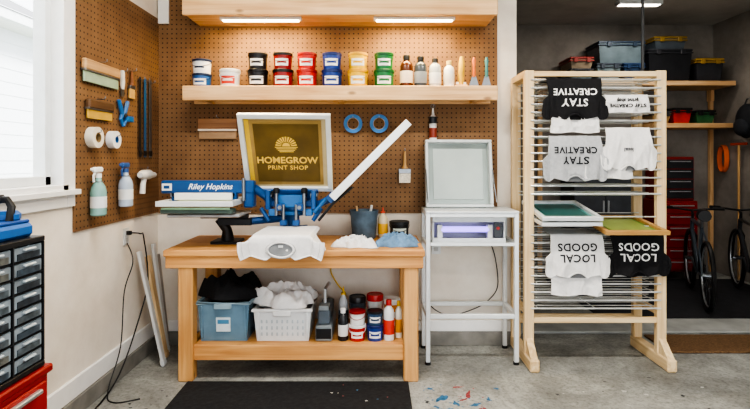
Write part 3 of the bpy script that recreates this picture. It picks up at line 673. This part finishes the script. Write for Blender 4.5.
def rshirt(name,cx,zt,w,h,m,lines=(),tm=None,y0=3.655,seed=0,back=.28,sleeves=True,inner='#77797b'):
    """T-shirt laid over a rack shelf upside-down: hem on the shelf, shoulders, sleeves and collar hanging in front"""
    b=B(name); zt=zt+.0065
    rnd=random.Random(seed); fr=.30
    def W(v):
        if not sleeves: return .48+.01*math.sin(v*6+seed)
        # straight body, then the sleeve swells out at the underarm
        s_=max(0,min(1,(v-.42)/.16)); s_=s_*s_*(3-2*s_)
        e=max(0,(v-.86)/.14)
        return .405+.012*math.sin(v*7+seed)+.095*s_-.035*e*e
    def Hh(u):
        a=abs(u)
        if not sleeves: return 1-.03*math.sin(u*5+seed)
        if a<fr: return .97-.11*(1-(a/fr)**2)
        if a<.72: return .97-.07*((a-fr)/(.72-fr))
        return .90+.075*math.sin((a-.72)/.28*pi*.8)
    def yy(x,z):
        v=max(0,(zt-z)/h); xn=(x-cx)/w
        fold=ridged(xn*2.2,v*.75,seed*1.3)*.030+math.sin(xn*17+seed*2)*.005
        crease=.014*math.exp(-((abs(xn)-.385)/.022)**2)*max(0,min(1,(v-.35)*3)) if sleeves else 0
        return y0-.006-.012*math.sin(min(1,v*4)*pi/2)-fold*min(1,v*2.2+.1)+min(crease,.012)
    def f(u,v):
        uu=(u-.5)*2
        if v<.2:
            t=1-v/.2; return (cx+uu*W(0)*w,y0-.012+back*t,zt+.002+.0015*math.sin(uu*7+seed))
        t=(v-.2)/.8; x=cx+uu*W(t)*w; z=zt-t*Hh(uu)*h
        return (x,yy(x,z),z)
    b.grid(f,60,54,m)
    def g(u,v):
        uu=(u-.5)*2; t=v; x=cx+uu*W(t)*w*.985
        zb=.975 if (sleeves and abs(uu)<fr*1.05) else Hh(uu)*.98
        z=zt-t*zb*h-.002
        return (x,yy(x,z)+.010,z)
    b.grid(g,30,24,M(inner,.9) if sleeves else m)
    for u in (0,1):
        b.tube([(lambda p:(p[0],p[1]+.003,p[2]))(f(u,.2+.8*k/20)) for k in range(21)],.0045,m,6)
    b.tube([(lambda p:(p[0],p[1]+.002,p[2]))(f(k/50,1)) for k in range(51)],.0042,m,6)
    if sleeves:
        pts=[]
        for i in range(17):
            uu=-fr+2*fr*i/16; x=cx+uu*W(1)*w; z=zt-Hh(uu)*h; pts.append((x,yy(x,z)-.003,z+.002))
        b.tube(pts,.0065,m,7)
        pts=[(p[0],p[1]-.001,p[2]+.016) for p in pts]; b.tube(pts,.0018,m,5)
        for u in (.035,.965): b.tube([(lambda p:(p[0],p[1]-.0015,p[2]))(f(u,.2+.8*k/20)) for k in range(11,20)],.0016,m,5)
    for (txt,zo,sz) in lines:
        b.text(txt,sz,TF(cx,0,zt-zo*h,flip=True),tm,off=.0016,ext=0,deform=lambda v:Vector((v.x,yy(v.x,v.z)-.005,v.z)),sp=1.08)
    return b.done(70)
def shz(k): return 2.10-.06*k
TB=M('#2a2c30',.8,var=0); TW=M('#f0f0ee',.8,var=0); TG=M('#5a5c60',.8,var=0)
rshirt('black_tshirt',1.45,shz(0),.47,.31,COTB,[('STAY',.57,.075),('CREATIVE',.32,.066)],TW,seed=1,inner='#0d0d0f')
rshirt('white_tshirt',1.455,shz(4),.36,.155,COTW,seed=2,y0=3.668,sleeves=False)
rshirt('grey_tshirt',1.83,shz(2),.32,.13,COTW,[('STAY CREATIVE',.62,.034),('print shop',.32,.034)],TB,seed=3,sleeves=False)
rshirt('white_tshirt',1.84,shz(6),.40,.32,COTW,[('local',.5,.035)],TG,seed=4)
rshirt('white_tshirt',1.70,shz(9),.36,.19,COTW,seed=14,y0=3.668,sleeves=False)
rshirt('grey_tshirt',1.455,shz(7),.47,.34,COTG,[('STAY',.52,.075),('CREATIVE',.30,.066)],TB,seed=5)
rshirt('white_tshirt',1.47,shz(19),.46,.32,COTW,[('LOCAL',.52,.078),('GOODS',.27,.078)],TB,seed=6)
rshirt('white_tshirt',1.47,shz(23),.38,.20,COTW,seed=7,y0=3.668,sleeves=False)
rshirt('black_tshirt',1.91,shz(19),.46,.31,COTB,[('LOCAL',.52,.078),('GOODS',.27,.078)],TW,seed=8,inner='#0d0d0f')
b=B('printing_screen'); b.M=Matrix.Translation((1.385,3.745,1.135))@Matrix.Rotation(math.radians(9),4,'X'); screen_local(b,.43,.50,.03,ALUW,M('#4a8a86',.4),.032); b.box((0,0,-.001),(.30,.34,.003),M('#2b5f5c',.4),bev=0); b.done()
b=B('printing_screen'); b.M=Matrix.Translation((1.385,3.745,1.055+.02))@Matrix.Rotation(math.radians(4),4,'X'); screen_local(b,.43,.47,.028,ALUW,M('#9fb0b4',.4),.032); b.done()
b=B('printing_screen'); b.M=Matrix.Translation((1.835,3.73,1.03))@Matrix.Rotation(math.radians(7),4,'X'); screen_local(b,.45,.50,.03,wood('#c99f62','#a87c44','X'),M('#5f8a3a',.4),.035); b.box((0,0,-.001),(.30,.32,.003),M('#8a9a4a',.4),bev=0); b.done()

# ------------------------------------------------------------ left foreground cabinets
b=B('red_tool_chest')
b.bx(-1.745,-1.20,1.15,1.84,.06,.755,RED,bev=.01); b.bx(-1.745,-1.185,1.15,1.845,.735,.764,M('#8e1a17',.35),bev=.006); b.bx(-1.74,-1.21,1.17,1.82,.0,.06,BLK)
for k in range(5):
    z=.10+k*.125; b.bx(-1.20,-1.188,1.18,1.81,z,z+.115,RED,bev=.004); b.bx(-1.19,-1.172,1.22,1.77,z+.085,z+.10,ALU)
b.done()
b=B('parts_drawer_organizer'); oz0,oz1=.765,1.237
b.bx(-1.70,-1.255,1.20,1.82,oz0,oz1,BLK,bev=.004)
b.bx(-1.255,-1.20,1.20,1.82,oz1-.02,oz1,BLK); b.bx(-1.255,-1.20,1.20,1.82,oz0,oz0+.02,BLK)
for k in range(5): y=1.205+k*(.61/4); b.bx(-1.255,-1.20,y-.003,y+.003,oz0+.02,oz1-.02,BLK)
dr=M('#8b98a1',.2,alpha=.85,var=.3,scale=14); drh=M('#b3bec4',.2)
for r_ in range(8):
    z=oz0+.022+r_*.0538; b.bx(-1.255,-1.203,1.205,1.815,z-.003,z,BLK,bev=0)
    for k in range(4):
        y=1.211+k*(.61/4); b.bx(-1.252,-1.206,y,y+.142,z+.002,z+.048,dr,bev=.003); b.bx(-1.206,-1.194,y+.04,y+.098,z+.034,z+.042,drh)
        b.box((-1.2045,y+.071,z+.016),(.003,.11,.022),M(random.choice(['#4c565c','#2f3840','#5a5c58','#3c4852']),.5,var=.4,scale=40),bev=0)
b.done()
b=B('blue_tool_caddy'); cbm=M('#2462a6',.45,var=.15,scale=18)
b.bx(-1.62,-1.225,1.40,1.80,oz1+.0005,oz1+.05,cbm,bev=.012); b.bx(-1.60,-1.235,1.42,1.79,oz1+.05,oz1+.062,M('#17488a',.5),bev=.006)
b.box((-1.29,1.75,oz1+.075),(.08,.06,.04),cbm,rot=(0,0,.4),bev=.012)
b.tube([(-1.42,1.72,oz1+.06),(-1.42,1.73,oz1+.12),(-1.36,1.74,oz1+.135),(-1.28,1.74,oz1+.135),(-1.265,1.74,oz1+.11),(-1.265,1.73,oz1+.06)],.013,BLK,10)
b.box((-1.34,1.74,oz1+.137),(.10,.035,.03),BLK,bev=.01)
b.done()

# ------------------------------------------------------------ floor mats and splatter
b=B('rubber_floor_mat'); b.bx(-1.27,.225,2.3,3.385,0.0005,.014,RUB,bev=.005); b.done()
b=B('garage_floor_mat'); b.bx(2.15,4.5,4.75,6.3,0.0005,.012,M('#2a2b30',.8,var=.2),bev=.004); b.done()
b=B('coir_doormat'); b.bx(2.3,3.7,3.90,4.28,0.0005,.018,M('#73583c',.95,var=.35,scale=70,bump=.8),bev=.004); b.done()
b=B('trim_1'); b.bx(1.17,RX-.01,4.34,4.70,0.0005,.022,M('#a3a5a2',.8,var=.15,scale=6),bev=.006); b.done()
b=B('paint_splatter')
random.seed(3)
def blot(x,y,r,m,z=.0012,st=1.3,an=0):
    n=22; vs=[(x,y,z)]; ph=random.random()*20
    for k in range(n):
        a=2*pi*k/n; rr=r*(.85+.9*noise.noise(Vector((math.cos(a)*1.4+ph,math.sin(a)*1.4,ph)))); ux=rr*math.cos(a)*st; uy=rr*math.sin(a)
        vs.append((x+ux*math.cos(an)-uy*math.sin(an),y+ux*math.sin(an)+uy*math.cos(an),z))
    b.add(vs,[[0,1+k,1+(k+1)%n] for k in range(n)],m)
pb=M('#3a7298',.5,var=.3,scale=60); pr=M('#9a4548',.5,var=.3,scale=60); pw=M('#c5c5c0',.5); pk=M('#3c3e42',.5)
for (x,y,r,m,st,an) in [(.42,3.16,.020,pb,3.0,.9),(.50,3.10,.016,pb,2.4,2.0),(.60,3.22,.016,pr,3.2,1.3),(.62,3.08,.017,pb,3.4,.4),(.36,3.30,.013,pb,2.6,.2),(.72,3.15,.012,pb,2.5,1.6),(.55,3.32,.010,pr,3.4,.1),(.80,3.3,.009,pb,2,0),(.66,3.02,.016,pr,2.8,2.2),(.45,3.02,.018,pb,2.4,.3),(.33,3.12,.010,pk,2,1),(.56,3.15,.009,pr,4,.6),(.38,3.05,.010,pb,4,2.6)]:
    blot(x,y,r,m,st=st,an=an)
    for k in range(5): blot(x+random.gauss(0,r*3),y+random.gauss(0,r*3),r*random.uniform(.15,.4),m)
for i in range(9): blot(random.uniform(-1.6,-1.3),random.uniform(2.8,3.3),random.choice([.005,.008]),pk)
for i in range(14): blot(random.uniform(1.0,2.5),random.uniform(2.95,3.5),random.choice([.005,.008,.012]),random.choice([pk,pk,pw]))
b.done()
b=B('mat_paint_stain')
for i in range(8): blot(random.gauss(-.12,.12),random.gauss(3.2,.08),random.choice([.005,.008]),random.choice([pb,pr,pw]),z=.0146)
b.done()

# ------------------------------------------------------------ rear garage
b=B('storage_shelf')
b.bx(2.2,4.55,6.30,6.79,2.45,2.51,pineX); b.bx(3.55,4.55,6.35,6.79,1.92,1.98,pineX)
for x in (2.25,3.55,4.5): b.bx(x,x+.05,6.70,6.79,2.3,2.45,pineZ)
for x in (3.50,4.52): b.bx(x,x+.05,6.745,6.795,0,2.45,pineZ)
b.bx(2.2,2.26,6.745,6.795,0,2.45,pineZ)
b.done()
def bin_(x0,x1,z0,z1,body,lid,y0=6.34,y1=6.72,name='storage_bin',al=1):
    b=B(name); m=M(body,.35,alpha=al,var=.2,scale=9); l=M(lid,.4); cx=(x0+x1)/2; s=.025; h=z1-z0
    vs=[(x0+s,y0+s,z0),(x1-s,y0+s,z0),(x1-s,y1-s,z0),(x0+s,y1-s,z0),(x0,y0,z1-.03),(x1,y0,z1-.03),(x1,y1,z1-.03),(x0,y1,z1-.03)]
    b.add(vs,[[0,1,2,3],[4,5,6,7]]+[[i,(i+1)%4,4+(i+1)%4,4+i] for i in range(4)],m)
    b.box((cx,(y0+y1)/2,z1-.015),(x1-x0+.02,y1-y0+.02,.03),l,bev=.008); b.box((cx,(y0+y1)/2,z1-.05),(x1-x0+.03,y1-y0+.02,.016),l)
    for sx in (-1,1): b.box((cx+sx*(x1-x0)*.28,y0-.012,z1-.04),(.05,.02,.06),l)
    b.done()
bin_(2.48,2.77,2.511,2.67,'#6c7f86','#2c3238'); bin_(2.48,2.77,2.671,2.82,'#8a7a66','#8a2f28')
bin_(2.82,3.12,2.511,2.74,'#6f7f84','#39404a'); bin_(2.84,3.42,2.741,3.02,'#5d6b71','#2c3a4a'); bin_(3.16,3.42,2.511,2.74,'#2f4562','#243a5a')
bin_(3.47,4.02,2.511,2.92,'#26272b','#34353a'); bin_(4.08,4.42,2.511,2.80,'#34353a','#a9842a'); bin_(3.55,3.95,2.921,3.08,'#4a5259','#8a6f2e')
for x,c1,c2,h in ((3.68,'#b08c5a','#3a3a3a',.16),(3.95,'#c4332a','#202020',.20),(4.25,'#3b6a45','#202020',.17)): bin_(x-.12,x+.12,1.981,1.981+h,c1,c2,6.42,6.7)
b=B('red_tool_cabinet'); rd=M('#7e2220',.35)
b.bx(3.60,4.02,6.22,6.72,.12,1.0,rd,bev=.01); b.bx(3.62,4.00,6.26,6.70,1.0,1.55,rd,bev=.01)
for k in range(6): b.bx(3.62,4.0,6.205,6.22,.15+k*.14,.27+k*.14,M('#8f2320',.35)); b.bx(3.66,3.96,6.19,6.205,.235+k*.14,.25+k*.14,ALU)
for k in range(4): b.bx(3.64,3.98,6.245,6.26,1.03+k*.125,1.14+k*.125,M('#2a2c30',.35)); b.bx(3.68,3.94,6.23,6.245,1.11+k*.125,1.122+k*.125,ALU)
for x in (3.64,3.97):
    for y in (6.27,6.67): b.lathe([(.055,-.02),(.06,0),(.055,.02)],(x,y,.0725),BLK,axis='X'); b.box((x,y,.11),(.03,.03,.04),STEEL)
b.done()
b=B('metal_storage_cabinet'); cg=M('#3d4044',.5,.2)
b.bx(2.5,3.3,6.3,6.74,.05,1.75,cg,bev=.008); b.bx(2.51,2.895,6.285,6.3,.08,1.73,M('#474a4f',.5,.2)); b.bx(2.905,3.29,6.285,6.3,.08,1.73,M('#474a4f',.5,.2)); b.bx(2.86,2.88,6.265,6.285,.85,1.0,ALU); b.bx(2.92,2.94,6.265,6.285,.85,1.0,ALU); b.bx(2.55,3.25,6.33,6.7,0,.05,BLK); b.done()
def bicycle(x,y,rot,col,lean=0.0):
    b=B('bicycle'); b.M=Matrix.Translation((x,y,.0125))@Matrix.Rotation(rot,4,'Z')@Matrix.Rotation(lean,4,'X')
    fm=M(col,.3,.2); R=.33
    for wx in (-.51,.51):
        b.ring((wx,0,R+.017),R-.005,.021,BLK,'Y',seg=36); b.ring((wx,0,R+.017),R-.035,.009,ALU,'Y',seg=36,rs=6); b.cyl((wx,-.04,R+.017),(wx,.04,R+.017),.022,STEEL)
        for k in range(16): a=2*pi*k/16; b.tube([(wx,.015*(-1)**k,R+.017),(wx+(R-.035)*math.cos(a),0,R+.017+(R-.035)*math.sin(a))],.0016,STEEL,4)
    w=R+.017; bb=(-.08,0,w-.05); st=(-.22,0,w+.45); ht=(.34,0,w+.47); hb=(.37,0,w+.36)
    for p,q,r in ((bb,st,.018),(st,ht,.018),(bb,hb,.021),(ht,hb,.022)): b.cyl(p,q,r,fm,seg=10)
    for s_ in (-.045,.045):
        b.tube([bb,(-.3,s_,w-.02),(-.51,s_,w)],.01,fm,8); b.tube([st,(-.36,s_,w+.22),(-.51,s_,w)],.009,fm,8); b.tube([hb,(.40,s_,w+.28),(.51,s_,w)],.013,BLK,8)
    b.cyl(st,(-.245,0,w+.56),.014,STEEL); b.tube([(-.39,0,w+.58),(-.30,0,w+.585),(-.2,0,w+.575),(-.1,0,w+.57)],[.06,.065,.03,.018],BLK,10)
    b.cyl(ht,(.32,0,w+.54),.014,BLK); b.tube([(.32,0,w+.54),(.39,0,w+.57)],.014,BLK,8); b.tube([(.33,-.28,w+.60),(.37,-.15,w+.59),(.39,0,w+.57),(.37,.15,w+.59),(.33,.28,w+.60)],.012,BLK,8)
    for s_ in (-1,1): b.tube([(.34,s_*.20,w+.60),(.30,s_*.30,w+.605)],.018,BLK,8)
    b.lathe([(.09,-.004),(.09,.004)],(bb[0],-.05,bb[2]),DARKST,axis='Y'); b.tube([bb,(bb[0]+.04,-.07,bb[2]-.16)],.009,STEEL,6); b.box((bb[0]+.04,-.11,bb[2]-.16),(.09,.06,.02),BLK); b.tube([(bb[0],.03,bb[2]),(bb[0]-.04,.07,bb[2]+.16)],.009,STEEL,6); b.box((bb[0]-.04,.11,bb[2]+.16),(.09,.06,.02),BLK)
    b.M=Matrix.Identity(4); return b.done()
bicycle(3.50,5.42,math.radians(66),'#4a525a'); bicycle(4.05,5.42,math.radians(66),'#34363a')
b=B('backpack'); x=RX-.12
b.sph((x,6.02,1.98),(.10,.15,.21),M('#1d1f24',.8)); b.sph((x-.07,6.02,1.91),(.06,.11,.11),M('#26292f',.8)); b.tube([(x,5.97,2.16),(x+.03,5.98,2.25),(x+.03,6.06,2.25),(x,6.07,2.16)],.010,BLK,8); b.cyl((RX,6.02,2.255),(RX-.10,6.02,2.255),.008,STEEL); b.done()
b=B('bicycle_helmet'); b.lathe([(.11,0),(.125,.02),(.12,.07),(.085,.12),(.04,.145),(0,.15)],(RX-.14,5.62,1.98),M('#2a2c33',.3)); 
for k in range(3): b.tube([(RX-.14+.12*math.cos(a),5.62-.05+.05*k,2.0+.14*math.sin(a)) for a in [pi*(.15+.07*i) for i in range(11)]],.008,M('#8a8f96',.4),6)
b.tube([(RX-.23,5.62,1.99),(RX-.13,5.62,1.88),(RX-.05,5.62,1.99)],.005,BLK,6); b.cyl((RX,5.62,2.05),(RX-.06,5.62,2.05),.008,STEEL); b.done()
for yy,c in ((6.53,'#d9641e'),(5.86,'#4f8f3a')):
    b=B('extension_cord_coil')
    for k in range(5): b.tube([(RX-.03-.012*k,yy+.07*math.cos(a),1.53+.17*math.sin(a)) for a in [2*pi*i/24 for i in range(24)]],.008,M(c,.5),6,closed=True)
    b.cyl((RX,yy,1.69),(RX-.10,yy,1.69),.008,STEEL); b.done()
b=B('garden_rake'); x=RX-.06
b.cyl((x,6.24,.014),(x,6.24,1.7),.014,wood('#c9a06a','#a87c48','Z')); b.box((x,6.24,1.71),(.03,.26,.03),M('#b3421f',.5))
for k in range(8): b.tube([(x,6.13+k*.032,1.71),(x-.03,6.13+k*.032,1.745),(x-.05,6.13+k*.032,1.76)],.004,STEEL,5)
b.done()
b=B('garage_door_track'); b.bx(2.19,2.21,4.10,4.12,2.25,CEIL,M('#5a5c5e',.5,.5)); b.bx(2.19,2.21,4.12,4.6,3.33,CEIL,DARKST); b.done()

# ------------------------------------------------------------ lights
def ceil_and_fill_light(x,y,e,w=1.2,d=.16,col=(1,.94,.86)):
    b=B('ceiling_and_fill_light'); b.bx(x-w/2,x+w/2,y-d/2,y+d/2,CEIL-.05,CEIL,WPL); b.bx(x-w/2+.02,x+w/2-.02,y-d/2+.02,y+d/2-.02,CEIL-.056,CEIL-.05,M('#fff6ea',.5,emit=5,var=0)); b.done()
    l=bpy.data.lights.new('tube','AREA'); l.shape='RECTANGLE'; l.size=w; l.size_y=d; l.energy=e; l.color=col
    o=bpy.data.objects.new('ceiling_and_fill_lamp',l); o.location=(x,y,CEIL-.06); sc.collection.objects.link(o)
ceil_and_fill_light(-.7,2.2,40); ceil_and_fill_light(1.5,2.2,40); ceil_and_fill_light(.4,.4,26); ceil_and_fill_light(3.05,5.78,11,.5,.12); ceil_and_fill_light(3.3,4.9,6,.5,.12)  # main-room fixtures are out of view, added as fill; the rearmost is real
w=bpy.data.worlds.new('sky'); sc.world=w; w.use_nodes=True; nt=w.node_tree
bg=nt.nodes['Background']; bg.inputs['Color'].default_value=(.92,.95,1,1); bg.inputs['Strength'].default_value=2.9
s=bpy.data.lights.new('sun','SUN'); s.energy=5; s.angle=.3; s.color=(1,.97,.92)
so=bpy.data.objects.new('sun',s); so.rotation_euler=(math.radians(8),math.radians(50),0); so.location=(3,-3,6); sc.collection.objects.link(so)

# ------------------------------------------------------------ camera
cd=bpy.data.cameras.new('camera'); cd.sensor_width=36; cd.lens=24; cd.shift_y=-44.5/750
co=bpy.data.objects.new('camera',cd); co.location=(0,0,1.51); co.rotation_euler=(pi/2,0,0); sc.collection.objects.link(co); sc.camera=co
sc.view_settings.view_transform='AgX'
try: sc.view_settings.look='AgX - High Contrast'
except Exception: pass
sc.view_settings.exposure=0.3
